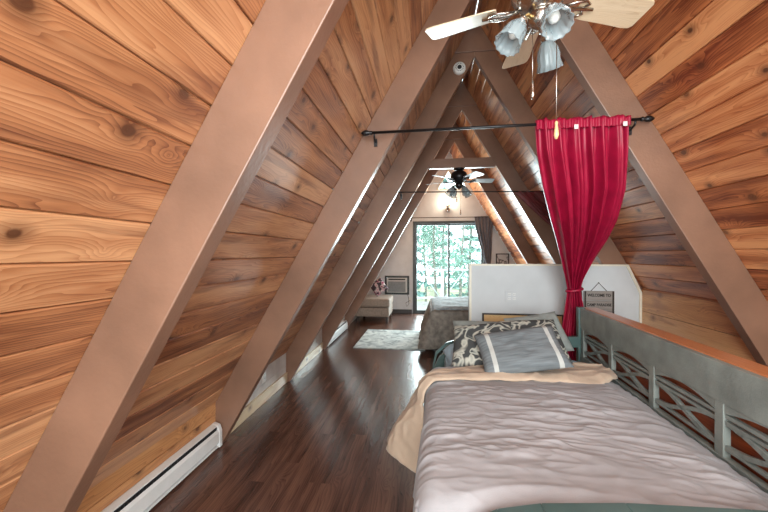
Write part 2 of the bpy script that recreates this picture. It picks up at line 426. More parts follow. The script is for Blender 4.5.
# ---- rafters (A-frame beams)
ordn = ['first', 'second', 'third', 'fourth', 'fifth', 'sixth']
where = ['behind the viewer', 'the big one nearest in view', 'carrying the near curtain rod', 'carrying the smoke detector', 'joined by the short collar beam', 'last one before the sliding door']
for i, y in enumerate(BY):
    y0, y1 = y, y + BT
    mb = MB(); mb.prism([(xl(0, ZI), 0), (RX, ZI), (RX, ZO), (xl(0, ZO), 0)], y0, y1)
    o = bevel(mb.build('rafter_beam', M['beam']), .004)
    tag(o, 'brown painted rafter on the heater side, ' + where[i], 'beam', kind='structure')
    mb = MB(); mb.prism([(RX + .0005, ZI), (xr(0, ZI), 0), (xr(0, ZO), 0), (RX + .0005, ZO)], y0, y1)
    o = bevel(mb.build('rafter_beam', M['beam']), .004)
    tag(o, 'brown painted rafter on the daybed side, ' + where[i], 'beam', kind='structure')
    if i >= 1:
        zb_ = ZI + .035
        mb = MB(); mb.prism([(xl(zb_), zb_), (xr(zb_), zb_), (RX, ZO - .004)], y0 - .022, y0 - .001)
        g = bevel(mb.build('rafter_beam', M['beam']), .002)
        tag(g, 'triangular brown gusset at the peak of rafters ' + where[i], 'gusset', kind='structure')
mb = MB(); mb.box((RX, BY[4] + BT / 2, 2.592), (.88, BT - .01, .13))
tag(bevel(mb.build('collar_beam', M['beam'])), 'short dark horizontal collar beam tying two rafters above the far fan', 'beam', kind='structure')

# ---- gable end wall with door and triangular window openings
DX0, DX1, DZ = -.34, 1.27, 2.10
WX = (.18, .73); WZ0, WZ1 = 2.80, 3.277
ACX0, ACX1, ACZ0, ACZ1 = -.96, -.45, .455, .835
t = .12
mb = MB()
def pr(poly): mb.prism(poly, YW, YW + t)
pr([(xl(.0), 0), (ACX0, 0), (ACX0, xl and (ZO - (RX - ACX0) * R3))])
def zl(x): return ZO - abs(x - RX) * R3
pr([(ACX0, 0), (ACX1, 0), (ACX1, ACZ0), (ACX0, ACZ0)])
pr([(ACX0, ACZ1), (ACX1, ACZ1), (ACX1, zl(ACX1)), (ACX0, zl(ACX0))])
pr([(ACX1, 0), (DX0, 0), (DX0, zl(DX0)), (ACX1, zl(ACX1))])
pr([(DX1, 0), (xr(0), 0), (DX1, zl(DX1))])
pr([(DX0, DZ), (DX1, DZ), (DX1, zl(DX1)), (DX0, zl(DX0))])
# strip between door head and the window is cut below
o = mb.build('wall_end', M['wall'])
bpy.data.objects.remove(o)
mb = MB()
pr([(xl(0), 0), (ACX0, 0), (ACX0, zl(ACX0))])
pr([(ACX0, 0), (ACX1, 0), (ACX1, ACZ0), (ACX0, ACZ0)])
pr([(ACX0, ACZ1), (ACX1, ACZ1), (ACX1, zl(ACX1)), (ACX0, zl(ACX0))])
pr([(ACX1, 0), (DX0, 0), (DX0, zl(DX0)), (ACX1, zl(ACX1))])
pr([(DX1, 0), (xr(0), 0), (DX1, zl(DX1))])
zc = WZ0
pr([(DX0, DZ), (DX1, DZ), (DX1, zl(DX1)), (xr(zc), zc), (xl(zc), zc), (DX0, zl(DX0))] if zl(DX0) < zc else [(DX0, DZ), (DX1, DZ), (xr(zc), zc), (xl(zc), zc)])
pr([(xl(zc), zc), (WX[0], zc), (RX, WZ1), (RX, ZO)])
pr([(WX[1], zc), (xr(zc), zc), (RX, ZO), (RX, WZ1)])
tag(mb.build('wall_end', M['wall']), 'cream gable end wall around the sliding glass door', 'wall', kind='structure')
mb = MB(); mb.box(((xl(.05) + DX0) / 2 + .1, YW - .009, .045), (DX0 - xl(.05) - .25, .018, .09))
tag(mb.build('baseboard_end', M['darkwood']), 'dark baseboard below the air conditioner', 'baseboard', kind='structure')

# window in the gable
w = empty('window_1', (RX, YW, WZ0), label='small triangular window high in the cream gable wall', cat='window'); w['kind'] = 'structure'
mb = MB(); tri = [Vector((WX[0], WZ0)), Vector((WX[1], WZ0)), Vector((RX, WZ1))]; c = (tri[0] + tri[1] + tri[2]) / 3
for i in range(3):
    a, b2 = tri[i], tri[(i + 1) % 3]; ai, bi = a + (c - a) * .14, b2 + (c - b2) * .14
    mb.prism([tuple(a), tuple(b2), tuple(bi), tuple(ai)], YW - .012, YW + .06)
mb.build('window_frame', M['trim'], w)
mb = MB(); mb.prism([tuple(q) for q in tri], YW + .03, YW + .036); mb.build('window_pane', M['pane'], w)

# sliding door
d = empty('door_1', ((DX0 + DX1) / 2, YW, 0), label='dark framed sliding glass door onto the balcony', cat='door'); d['kind'] = 'structure'
mb = MB(); fw = .055
mb.box((DX0 + fw / 2, YW + .04, DZ / 2), (fw, .14, DZ)); mb.box((DX1 - fw / 2, YW + .04, DZ / 2), (fw, .14, DZ))
mb.box(((DX0 + DX1) / 2, YW + .04, DZ - fw / 2), (DX1 - DX0 - 2 * fw, .14, fw)); mb.box(((DX0 + DX1) / 2, YW + .04, .02), (DX1 - DX0 - 2 * fw, .14, .04))
bevel(mb.build('door_frame', M['doorframe'], d), .003)
xm = (DX0 + DX1) / 2
for (a, b2, yy, txt) in ((DX0 + fw, xm + .02, YW + .02, 'sliding leaf'), (xm - .02, DX1 - fw, YW + .06, 'fixed leaf')):
    mb = MB(); s_ = .035; z0, z1 = .04, DZ - fw
    mb.box((a + s_ / 2, yy, (z0 + z1) / 2), (s_, .03, z1 - z0)); mb.box((b2 - s_ / 2, yy, (z0 + z1) / 2), (s_, .03, z1 - z0))
    mb.box(((a + b2) / 2, yy, z0 + s_ / 2), (b2 - a - 2 * s_, .03, s_)); mb.box(((a + b2) / 2, yy, z1 - s_ / 2), (b2 - a - 2 * s_, .03, s_))
    lf = mb.build('door_leaf', M['doorframe'], d)
    mb = MB(); mb.box(((a + b2) / 2, yy, (z0 + z1) / 2), (b2 - a - 2 * s_ + .004, .006, z1 - z0 - 2 * s_ + .004)); mb.build('glass_pane', M['pane'], lf)
mb = MB(); mb.box((DX0 + fw + .018, YW - .012, 1.0), (.03, .035, .22), bev=.008); mb.build('door_handle', M['iron'], d)

# ---- partition half wall beyond the stairs
PY = 3.458; PT = .10; PZ = 1.245; PX = .41
mb = MB(); mb.prism([(PX, 0), (XKR, 0), (XKR, 1.0), (xr(PZ) - .004, PZ), (PX, PZ)], PY, PY + PT)
tag(mb.build('wall_partition', M['part']), 'white half height partition wall behind the daybed', 'wall', kind='structure')
mb = MB()
mb.box(((PX + xr(PZ)) / 2, PY + PT / 2, PZ + .008), (xr(PZ) - PX, PT + .02, .016))
tag(mb.build('trim_1', M['trim']), 'thin cream cap along the top of the partition', 'trim', kind='structure')
mb = MB(); 
mb.prism([(XKR - .022, 0), (XKR - .001, 0), (XKR - .001, 1.0), (xr(PZ) - .002, PZ), (xr(PZ) - .026, PZ), (XKR - .022, .992)], PY - .012, PY - .0005)
tag(mb.build('trim_2', M['trim']), 'cream trim where the partition meets the pine boards', 'trim', kind='structure')
mb = MB(); mb.box((PX + .006, PY - .006, PZ / 2), (.02, .012, PZ)); tag(mb.build('trim_3', M['trim']), 'cream corner strip on the free end of the partition', 'trim', kind='structure')

# ---- daybed frame (rotated slightly); local x = across (0 front .. 1.1 back), y = along
DB = empty('daybed', (1.175, 1.93, 0), math.radians(-2.0), 'weathered grey green wooden daybed with cross-pattern backrest', 'daybed')
DB['label'] = 'weathered grey green wooden daybed with cross-pattern backrest beside the stair guard'
LB = .98        # half length
def loc(o): o.matrix_basis = Matrix.Identity(4); return o
def dpart(mb, name, mat_, parent=DB, bev=.003):
    o = mb.build(name, mat_, parent, world=False)
    if bev: bevel(o, bev)
    return o
ZT = .93; XB = 0.0
mb = MB(); mb.box((XB, 0, (.775 + ZT) / 2), (.032, 2 * LB, ZT - .775)); dpart(mb, 'top_rail', M['teal'])
mb = MB(); mb.box((XB, 0, .50), (.032, 2 * LB, .13)); dpart(mb, 'bottom_rail', M['teal'])
posts = [-.86, -.42, .02, .46, .90]
for py in posts:
    mb = MB(); mb.box((XB, py, .67), (.028, .045, .23)); dpart(mb, 'back_stile', M['teal'])
def bar(mb, p, q, w_, th=.018, x=XB):
    p, q = Vector(p), Vector(q); dd = (q - p); n_ = Vector((-dd.y, dd.x)).normalized() * w_ / 2
    mb.prism([tuple(p + n_), tuple(q + n_), tuple(q - n_), tuple(p - n_)], x - th / 2, x + th / 2, plane='yz')
for a, c in zip(posts[:-1], posts[1:]):
    y0, y1 = a + .0225, c - .0225; ym = (y0 + y1) / 2; hw = (y1 - y0) / 2
    mb = MB()
    # arched spandrel under the top rail
    arc = [(y0 + (y1 - y0) * i / 14, .735 + .034 * math.sin(PI * i / 14)) for i in range(15)]
    for (p, q) in zip(arc[:-1], arc[1:]):
        mb.prism([p, q, (q[0], .777), (p[0], .777)], XB - .011, XB + .011, plane='yz')
    bar(mb, (y0, .727), (y1, .727), .014)
    bar(mb, (y0, .702), (y1, .702), .012)
    bar(mb, (y0, .600), (y1, .600), .012)
    for s_ in (-1, 1):
        n = 10
        for k in range(n):   # gently bowed diagonals
            t0, t1 = k / n, (k + 1) / n
            def pp(t_):
                yy = y0 + (y1 - y0) * t_; zz = .604 + (.700 - .604) * (t_ if s_ > 0 else 1 - t_)
                return (yy, zz - .010 * math.sin(2 * PI * t_) * s_)
            bar(mb, pp(t0), pp(t1 + .01), .019, .016)
    dpart(mb, 'lattice_panel', M['teal'], bev=0)
for py in (-LB + .02, LB - .02):
    mb = MB(); mb.box((XB - .002, py, ZT / 2), (.05, .05, ZT + .012), bev=.004); dpart(mb, 'back_post', M['tealarm'], bev=0)
# arms
armc = [(-1.165, .02), (-1.165, .30), (-1.155, .40), (-1.115, .49), (-1.03, .565), (-.94, .615), (-.82, .645), (-.6, .672), (-.3, .69), (0, .705)]
for s_, py in ((-1, -LB + .025), (1, LB - .025)):
    arm = MB()
    hs = [.035] * 3 + [.04, .045, .05, .05, .055, .06, .06]
    top = []; bot = []
    for i, (x, z) in enumerate(armc):
        a = armc[max(i - 1, 0)]; c = armc[min(i + 1, len(armc) - 1)]
        tx, tz = c[0] - a[0], c[1] - a[1]; l_ = math.hypot(tx, tz); nx, nz_ = -tz / l_, tx / l_
        top.append((x, z)); bot.append((x - nx * hs[i] * 1.4, z - nz_ * hs[i] * 1.4))
    for i in range(len(armc) - 1):
        arm.prism([top[i], top[i + 1], bot[i + 1], bot[i]], py - .022, py + .022)
    ao = dpart(arm, 'arm', M['tealarm'], bev=.003)
    r2 = MB()
    ks = armc[1:7]; off = [0, .02, .04, .045, .03, 0]
    rp = [(p_[0] - .7 * o_, p_[1] + o_) for p_, o_ in zip(ks, off)]
    for (p_, q_) in zip(rp[:-1], rp[1:]):
        r2.prism([p_, q_, (q_[0] + .012, q_[1] - .018), (p_[0] + .012, p_[1] - .018)], py - .012, py + .012)
    if s_ > 0: dpart(r2, 'curved_edge_rail', M['tealarm'], ao, bev=0)
    sl = MB()
    for (x, zt) in ((-.95, .56), (-.78, .60), (-.61, .61), (-.44, .62), (-.27, .63), (-.12, .64)):
        sl.box((x, py, (.44 + zt) / 2), (.03, .016, zt - .44 + .03))
    sl.box((-.56, py, .42), (1.08, .02, .06))
    dpart(sl, 'arm_slats', M['tealarm'], ao, bev=0)
mb = MB(); mb.box((-1.11, 0, .33), (.028, 2 * LB - .06, .16)); dpart(mb, 'front_rail', M['teal'])
mb = MB(); mb.box((-.55, 0, .30), (1.06, 1.86, .03)); dpart(mb, 'mattress_deck', M['teal'])
mb = MB(); mb.box((-.555, -.005, .43), (1.03, 1.87, .20), bev=.04); dpart(mb, 'mattress', M['mattress'], bev=0)
bpy.context.view_layer.update()
DM = DB.matrix_world.copy()

# ---- comforter
def ridge(p, k=2.4): return max(0, 1 - abs(noise.noise(p)) * 2.4) ** k
def wr(x, y, s1=1.0):
    r_ = noise.noise(Vector((x * 1.3, y * 2.0, 1.3)))
    a = ridge(Vector((x * 1.1 + .3 * y, y * 8.0 + r_ * .8, 3.1)))
    b_ = ridge(Vector((x * 2.3 - .8 * y, y * 15.0 + x * 1.5 + r_, 9.4)))
    c = ridge(Vector((x * 5 + y * 3, y * 9 - x * 3, 5.5)), 2)
    fine_ = noise.noise(Vector((x * 16, y * 30, 7.7)))
    m1 = .25 + .9 * max(0, min(1, .5 + 1.6 * noise.noise(Vector((x * 2.2 + 5, y * 1.7, 8)))))
    m2 = .2 + .9 * max(0, min(1, .5 + 1.8 * noise.noise(Vector((x * 2.7 + 1, y * 2.9, 2)))))
    return (.0075 * a * m1 + .006 * b_ * m2 + .008 * c * (1.3 - m1) + .005 * ridge(Vector((x * 9 - y * 4, y * 20 + x * 5, 1.7)), 2) * m2 + .0018 * fine_ + .022 * r_) * s1
# profile: s runs from the back (x=-.03) over the top to the hanging hem
def comf(u, v):
    y = -.925 + v * 1.30
    flat = 1.065; R_ = .085; drop = .33 + .03 * math.sin(y * 5)
    tot = flat + R_ * PI / 2 + drop; s_ = u * tot
    crown = .60
    if s_ < flat:
        x = -.035 - s_; z = crown + .015 * math.sin(PI * s_ / flat) - .035 * max(0, (s_ / flat - .8) * 5) ** 2 * .3
        nx, nz_ = 0, 1
    elif s_ < flat + R_ * PI / 2:
        a = (s_ - flat) / R_; x = -.035 - flat - R_ * math.sin(a); z = crown - .0105 - R_ * (1 - math.cos(a)); nx, nz_ = -math.sin(a), math.cos(a)
    else:
        q = s_ - flat - R_ * PI / 2; x = -.035 - flat - R_ - .015 * (q / drop); z = crown - .0105 - R_ - q; nx, nz_ = -1, .1
    # rounded end towards the near arm
    e = max(0, (.10 - v) / .10); z -= .07 * e * e if nz_ > .5 else 0
    k = 1.0 if nz_ > .5 else 1.1
    hang = max(0, (s_ - flat - R_) / drop)
    w_ = wr(x, y, k) + (.025 * math.sin(y * 16 + 1) * hang + .02 * noise.noise(Vector((y * 5, 0, 4))) * hang)
    # quilt sinks to its tucked back edge
    z -= .045 * max(0, (.16 - s_) / .16) ** 1.5
    return DM @ Vector((x + nx * w_, y, z + nz_ * w_))
mb = MB(); mb.grid(comf, 170, 230)
cf = mb.build('comforter', M['comforter']); solid(cf, .012, off=-1)
tag(cf, 'rumpled taupe comforter spread over the daybed with a turned-back tan edge', 'comforter')
# turned-back tan band
def band(u, v):
    flat = 1.068; R_ = .092; drop = .33
    tot = flat + R_ * PI / 2 + drop; s_ = u * tot
    q = max(0, (s_ - flat * .8) / (tot - flat * .8))
    front = .13 + .16 * max(0, 1 - u / .14) ** 1.6 + .025 * math.sin(u * 7) - .04 * q - .27 * q * q
    back = .60 - .30 * max(0, min(1, (u - .35) / .3)) - .05 * q
    y = front + (back - front) * v
    puff = .034 * min(1, (v * 6)) ** .5 * (1 if v < .8 else max(0, (1 - v) * 5) ** .5)
    if s_ < flat: x = -.045 - s_; z = .605; nx, nz_ = 0, 1
    elif s_ < flat + R_ * PI / 2:
        a = (s_ - flat) / R_; x = -.045 - flat - R_ * math.sin(a); z = .605 - R_ * (1 - math.cos(a)); nx, nz_ = -math.sin(a), math.cos(a)
    else:
        qq = s_ - flat - R_ * PI / 2; x = -.045 - flat - R_ - (.0 + .19 * min(1, v * 2.0)) * (qq / drop); z = .605 - R_ - qq; nx, nz_ = -1, .2
    z -= .03 * v * (1 if nz_ > .5 else 0)
    w_ = puff + .016 * noise.noise(Vector((x * 4 + z * 3, y * 8, 2))) + .010 * ridge(Vector((x * 5 + z * 8, y * 12, 5))) + .003 * noise.noise(Vector((x * 30 + z * 30, y * 25, 5)))
    return DM @ Vector((x + nx * w_, y, z + nz_ * w_))
mb = MB(); mb.grid(band, 170, 60)
bo = mb.build('turned_edge', M['tan'], cf); solid(bo, .014, off=-1); tag(bo, 'tan turned-back edge')

# ---- pillows
def pillow(w_, h_, t_, rnd=.10, n=34, crease=.0, seed=0):
    mb = MB(); vs = []; uv = []; fs = []
    def P(i, j, sgn):
        u, v = -1 + 2 * i / n, -1 + 2 * j / n
        x = w_ / 2 * u * (1 - rnd * (1 - abs(u)) * 0 - rnd * .5 * (1 - v * v) * abs(u) ** 3)
        y = h_ / 2 * v * (1 - rnd * .5 * (1 - u * u) * abs(v) ** 3)
        tt = t_ / 2 * (max(0, (1 - u ** 4) * (1 - v ** 4))) ** .55
        tt *= 1 + .10 * noise.noise(Vector((u * 2.2 + seed, v * 2.2, sgn)))
        tt += crease * noise.noise(Vector((u * 5 + seed, v * 5, sgn * 3))) * (1 - u * u) * (1 - v * v)
        return (x, y, sgn * tt)
    for sgn in (1, -1):
        b0 = len(vs)
        for j in range(n + 1):
            for i in range(n + 1):
                p = P(i, j, sgn)
                if sgn < 0 and (i in (0, n) or j in (0, n)): p = (p[0], p[1], -.002)
                vs.append(p); uv.append((i / n * w_, j / n * h_))
        for j in range(n):
            for i in range(n):
                q = [b0 + j * (n + 1) + i, b0 + j * (n + 1) + i + 1, b0 + (j + 1) * (n + 1) + i + 1, b0 + (j + 1) * (n + 1) + i]
                fs.append(q if sgn > 0 else q[::-1])
    # rim
    m_ = (n + 1) ** 2
    rim = [i for i in range(n + 1)] + [j * (n + 1) + n for j in range(1, n + 1)] + [n * (n + 1) + i for i in range(n - 1, -1, -1)] + [j * (n + 1) for j in range(n - 1, 0, -1)]
    for a, c in zip(rim, rim[1:] + rim[:1]): fs.append((a, c, m_ + c, m_ + a))
    mb.add(vs, fs, uvs=uv, smooth=True)
    return mb
def put(mb, name, mat_, locn, normal, roll, label, cat='pillow', group=None):
    """local z = front normal; local x stays close to world X"""
    o = mb.build(name, mat_)
    z = Vector(normal).normalized(); x = Vector((1, 0, 0)); x = (x - z * x.dot(z)).normalized(); y = z.cross(x)
    Mx = Matrix((x, y, z)).transposed().to_4x4()
    o.matrix_world = Matrix.Translation(locn) @ Mx @ Matrix.Rotation(roll, 4, 'Z')
    return tag(o, label, cat, group)
put(pillow(.52, .33, .12, seed=1, crease=.01), 'lumbar_pillow', M['graypillow'], (.585, 2.27, .745), (-.12, -.58, .80), math.radians(6), 'slubbed grey lumbar pillow with two white stripes at the front')
put(pillow(.42, .36, .11, seed=2), 'throw_pillow', M['scroll'], (.375, 2.47, .72), (-.30, -.62, .74), math.radians(-6), 'dark grey pillow with white scroll print, half hidden, nearest the open side of daybed')
put(pillow(.40, .36, .11, seed=3), 'throw_pillow', M['scroll'], (.735, 2.50, .75), (.02, -.66, .74), math.radians(5), 'dark grey pillow with white scroll print peeking behind the striped pillow, nearest the backrest')
put(pillow(.56, .34, .12, seed=4, crease=.02), 'bed_pillow', M['sham'], (.475, 2.69, .70), (-.02, -.70, .7), math.radians(-1), 'plain soft grey bed pillow behind the scroll print pillows, lower one')
put(pillow(.44, .33, .11, seed=5, crease=.02), 'bed_pillow', M['sham'], (.84, 2.745, .745), (.15, -.80, .6), math.radians(14), 'plain soft grey bed pillow with raised corner in front of pine panel')
put(pillow(.32, .28, .11, seed=6, crease=.02), 'bed_pillow', M['mattress'], (.285, 2.70, .60), (-.4, -.3, .8), math.radians(10), 'pale blue pillow seen through the curved arm of daybed')

# ---- stair guard half wall with orange cap
G = Matrix.Translation((1.175, 1.93, 0)) @ Matrix.Rotation(math.radians(-2.0), 4, 'Z')
mb = MB()
for k in range(7):
    mb.box((.065, 0, .065 + k * .13), (.03, 1.98, .127), mat=G)
mb.box((.10, 0, .45), (.035, 1.98, .90), mat=G)
tag(mb.build('wall_stair_guard', M['redwood']), 'red stained board guard wall seen through the daybed lattice', 'wall', kind='structure')
mb = MB(); mb.box((.075, 0.0, .918), (.105, 2.0, .028), mat=G)
tag(bevel(mb.build('trim_4', M['cap']), .005), 'orange varnished wood cap along the stair guard behind daybed', 'trim', kind='structure')

# ---- knotty pine panel against the partition
ch = empty('headboard', (.88, 3.40, 0), label='knotty pine headboard panel with dark edge against the white partition', cat='headboard')
mb = MB()
for k in range(3): mb.box((.90, 3.425, .42 + k * .14), (.72, .022, .1385), axis=0, bev=.002)
mb.build('pine_panel', M['chest'], ch)
mb = MB(); mb.box((.90, 3.425, .776), (.745, .03, .012)); mb.box((.534, 3.425, .385), (.014, .03, .77)); mb.box((1.266, 3.425, .385), (.014, .03, .77)); mb.build('edge_strip', M['darkwood'], ch)

# ---- curtain rods
def rod(y, xa, xb, z0, z1, label, brk=(), r=.009, finial=True, mat_='iron'):
    z = lambda x: z0 + (z1 - z0) * (x - xa) / (xb - xa)
    e = empty('curtain_rod', ((xa + xb) / 2, y, z((xa + xb) / 2)), label=label, cat='curtain rod')
    mb = MB(); mb.tube([(xa, y, z(xa)), (xb, y, z(xb))], r); mb.build('rod', M[mat_], e)
    if finial:
        for x, s_ in ((xa, -1), (xb, 1)):
            mb = MB()
            k = [(0, .009), (.01, .015), (.02, .010), (.03, .017), (.05, .019), (.065, .012), (.075, .004)]
            mb.tube([(x + s_ * q[0], y, z(x)) for q in k], [q[1] for q in k], n=12); mb.build('finial', M[mat_], e)
    for x, yb in brk:
        mb = MB(); mb.tube([(x, y, z(x)), (x, y + .01, z(x) - .028), (x, yb, z(x) - .045)], .006); mb.box((x, yb - .004, z(x) - .045), (.022, .008, .05))
        mb.build('bracket', M[mat_], e)
    return e
rod(2.18, -.355, 1.235, 2.143, 2.150, 'long black curtain rod with finials holding the crimson curtain', ((-.345, 2.247), (1.21, 2.247)))
rod(3.425, -.30, 1.22, 1.982, 1.955, 'thin black rod behind, holding the dark maroon curtain', ((-.27, 3.463), (1.19, 3.463)), r=.006, finial=False)
rod(7.72, -.42, 1.40, 2.175, 2.175, 'thin dark rod above the sliding glass door', ((-.38, 7.81), (1.36, 7.81)), r=.008, finial=False)

# ---- curtains
def interp(tab, v):
    for a, c in zip(tab[:-1], tab[1:]):
        if v <= c[0]:
            t_ = (v - a[0]) / (c[0] - a[0]); t_ = max(0, t_)
            return [p + (q - p) * t_ for p, q in zip(a[1:], c[1:])]
    return list(tab[-1][1:])
def curtain(name, tab, folds, mat_, label, nu=150, nv=90, amp=.03, parent=None, seed=0):
    """tab rows: z (descending as -z), x_left, x_right, y"""
    rows = [(-r_[0],) + tuple(r_[1:]) for r_ in tab]
    z_top, z_bot = -rows[0][0], -rows[-1][0]
    wmax = max(r_[2] - r_[1] for r_ in tab)
    def fn(u, v):
        z = z_top + (z_bot - z_top) * v
        x0, x1, y = interp(rows, -z)
        w_ = x1 - x0; q = w_ / wmax
        ph = u * folds * 2 * PI + .8 * noise.noise(Vector((u * 3, v * 1.2, seed)))
        a = amp * (.45 + .55 * min(1, v * 6)) * (.5 + .5 * q) * (1 + .5 * noise.noise(Vector((u * 6, v * 2, seed + 3))))
        uu = u + .010 * math.sin(ph * 2 + 1) * min(1, v * 5)
        dx = .012 * noise.noise(Vector((u * 4, v * 5, seed + 9)))
        return Vector((x0 + w_ * uu + dx * (1 if 0.02 < u < .98 else .4), y + a * math.sin(ph) + .4 * a * math.sin(ph * 2.3 + v * 2), z))
    mb = MB(); mb.grid(fn, nu, nv)
    o = mb.build(name, mat_, parent); solid(o, .004)
    return tag(o, label, 'curtain') if parent is None else o
# camera-independent world path, the curtain is pulled back behind the end of the daybed
cam_p = dict(f=341.0, th=math.radians(7.35))
def w3(u, v, Y):
    k = math.tan(math.atan((u - 384) / 341.0) - cam_p['th']); X = k * Y
    dd = Y * math.cos(cam_p['th']) - X * math.sin(cam_p['th'])
    return X, 1.36 + (254 - v) * dd / 341.0
rows = []
for v, ul, ur, Y in ((118, 535.5, 628.5, 2.18), (124, 535, 628, 2.18), (150, 537, 627.5, 2.22), (190, 544.5, 625, 2.34), (220, 551.5, 617, 2.5), (240, 557, 607, 2.68), (260, 562, 594, 2.88), (280, 566.5, 583.5, 3.03), (290, 568.5, 580.5, 3.08), (305, 566, 584, 3.10), (345, 560.5, 585.5, 3.12)):
    (xa, za), (xb, zb) = w3(ul, v, Y), w3(ur, v, Y)
    rows.append(((za + zb) / 2, xa, xb, Y))
rows.append((.06, rows[-1][1], rows[-1][2] + .01, 3.13))
cr = curtain('curtain', rows, 6.5, M['crimson'], 'bright crimson curtain gathered and tied low behind the daybed end', amp=.042)
x0, x1, yt = rows[8][1], rows[8][2], rows[8][3]; zt = rows[8][0]
mb = MB(); cxm = (x0 + x1) / 2; hw_ = (x1 - x0) / 2 + .012
mb.tube([(cxm + hw_ * math.cos(a), yt + .05 * math.sin(a), zt + .012 * math.cos(a)) for a in [2 * PI * k / 24 for k in range(25)]], .012, n=8)
mb.build('tieback', M['crimson'], cr)
mb = MB()
def header(u, v):
    ph = u * 16 * 2 * PI
    return Vector((rows[0][1] + (rows[0][2] - rows[0][1]) * u, 2.18 - .017 + .006 * math.sin(ph), 2.167 - .055 * v + .004 * math.sin(ph * .7) * (1 - v)))
mb.grid(header, 160, 5); solid(mb.build('gathered_header', M['crimson'], cr), .004)
for px, pz in ((.86, 2.105), (1.125, 2.11)):
    mb = MB(); mb.box((px, 2.127, pz), (.022, .003, .026), bev=.001); tg = mb.build('care_tag', M['plastic'], cr); tag(tg, 'small white tag')
rows = [(1.965, .80, 1.22, 3.425), (1.94, .835, 1.235, 3.425), (1.80, .975, 1.31, 3.425), (1.62, 1.165, 1.36, 3.42), (1.45, 1.27, 1.40, 3.41), (1.30, 1.33, 1.42, 3.40), (1.22, 1.345, 1.41, 3.395), (.75, 1.33, 1.44, 3.395)]
curtain('curtain', rows, 5, M['maroon'], 'dark maroon curtain swept aside behind the crimson curtain', nu=70, nv=60, amp=.014, seed=4)
rows = [(2.19, 1.02, 1.42, 7.73), (1.9, 1.05, 1.40, 7.73), (1.55, 1.14, 1.39, 7.74), (1.25, 1.22, 1.38, 7.75), (1.15, 1.25, 1.37, 7.75), (.9, 1.22, 1.39, 7.75), (.1, 1.2, 1.42, 7.75)]
curtain('curtain', rows, 5, M['graycurtain'], 'grey drape pulled to one side of the sliding glass door', nu=60, nv=40, amp=.03, seed=8)

# ---- baseboard heaters
def heater(y0, y1, label):
    e = empty('baseboard_heater', (XKL, (y0 + y1) / 2, 0), label=label, cat='heater', group=None)
    X = XKL - .004
    # housing: back plate, sloped top, front panel with slots above and below
    mb = MB()
    mb.prism([(X, .02), (X, .168), (X + .012, .172), (X + .045, .160), (X + .045, .153), (X + .012, .162), (X + .008, .03), (X + .058, .022), (X + .058, .015)], y0 + .03, y1 - .03)
    bevel(mb.build('housing', M['heater'], e), .0015)
    mb = MB(); mb.prism([(X + .052, .036), (X + .062, .045), (X + .062, .118), (X + .050, .135), (X + .047, .132), (X + .056, .115), (X + .056, .048)], y0 + .03, y1 - .03)
    mb.build('front_panel', M['heater'], e)
    mb = MB(); mb.box((X + .027, (y0 + y1) / 2, .09), (.03, y1 - y0 - .08, .07))
    n = int((y1 - y0) / .022)
    for k in range(n): mb.box((X + .030, y0 + .05 + k * .022, .10), (.040, .003, .11))
    mb.build('heating_fins', M['slot'], e)
    for yy in (y0 + .016, y1 - .016):
        mb = MB(); mb.prism([(X, .01), (X, .170), (X + .014, .174), (X + .05, .162), (X + .066, .12), (X + .066, .01)], yy - .016, yy + .016)
        bevel(mb.build('end_cap', M['heater'], e), .003)
    return e
heater(.99 + .03, 2.235, 'long white baseboard heater on the near knee wall below pine boards')
heater(4.82, 6.02, 'white baseboard heater far down the wall before the settee')

# ---- outlets
def outlet(M4, label, gangs=1):
    e = empty('wall_outlet', M4.translation, label=label, cat='outlet'); w_ = .07 + .046 * (gangs - 1)
    mb = MB(); mb.box((0, 0, 0), (w_, .006, .115), mat=M4, bev=.003); mb.build('cover_plate', M['part' if gangs == 2 else 'plastic'], e)
    for g in range(gangs):
        gx = (g - (gangs - 1) / 2) * .046
        for zz in (-.02, .02):
            mb = MB(); mb.box((gx, -.004, zz), (.03, .004, .026), mat=M4, bev=.002)
            so = mb.build('socket', M['heater'], e)
            mb = MB(); mb.box((gx - .006, -.0064, zz), (.002, .001, .009), mat=M4); mb.box((gx + .006, -.0064, zz), (.002, .001, .009), mat=M4); mb.build('socket_slots', M['slot'], so)
outlet(Matrix.Translation((XKL + .0035, 2.97, .235)) @ Matrix.Rotation(PI / 2, 4, 'Z'), 'white outlet on the left knee wall above the raw baseboard')
outlet(Matrix.Translation((.81, PY - .004, .945)), 'white two gang outlet plate on the partition above the pine headboard', 2)
outlet(Matrix.Translation((-.46 + .06, YW - .004, .30)), 'white outlet on the end wall below the air conditioner')

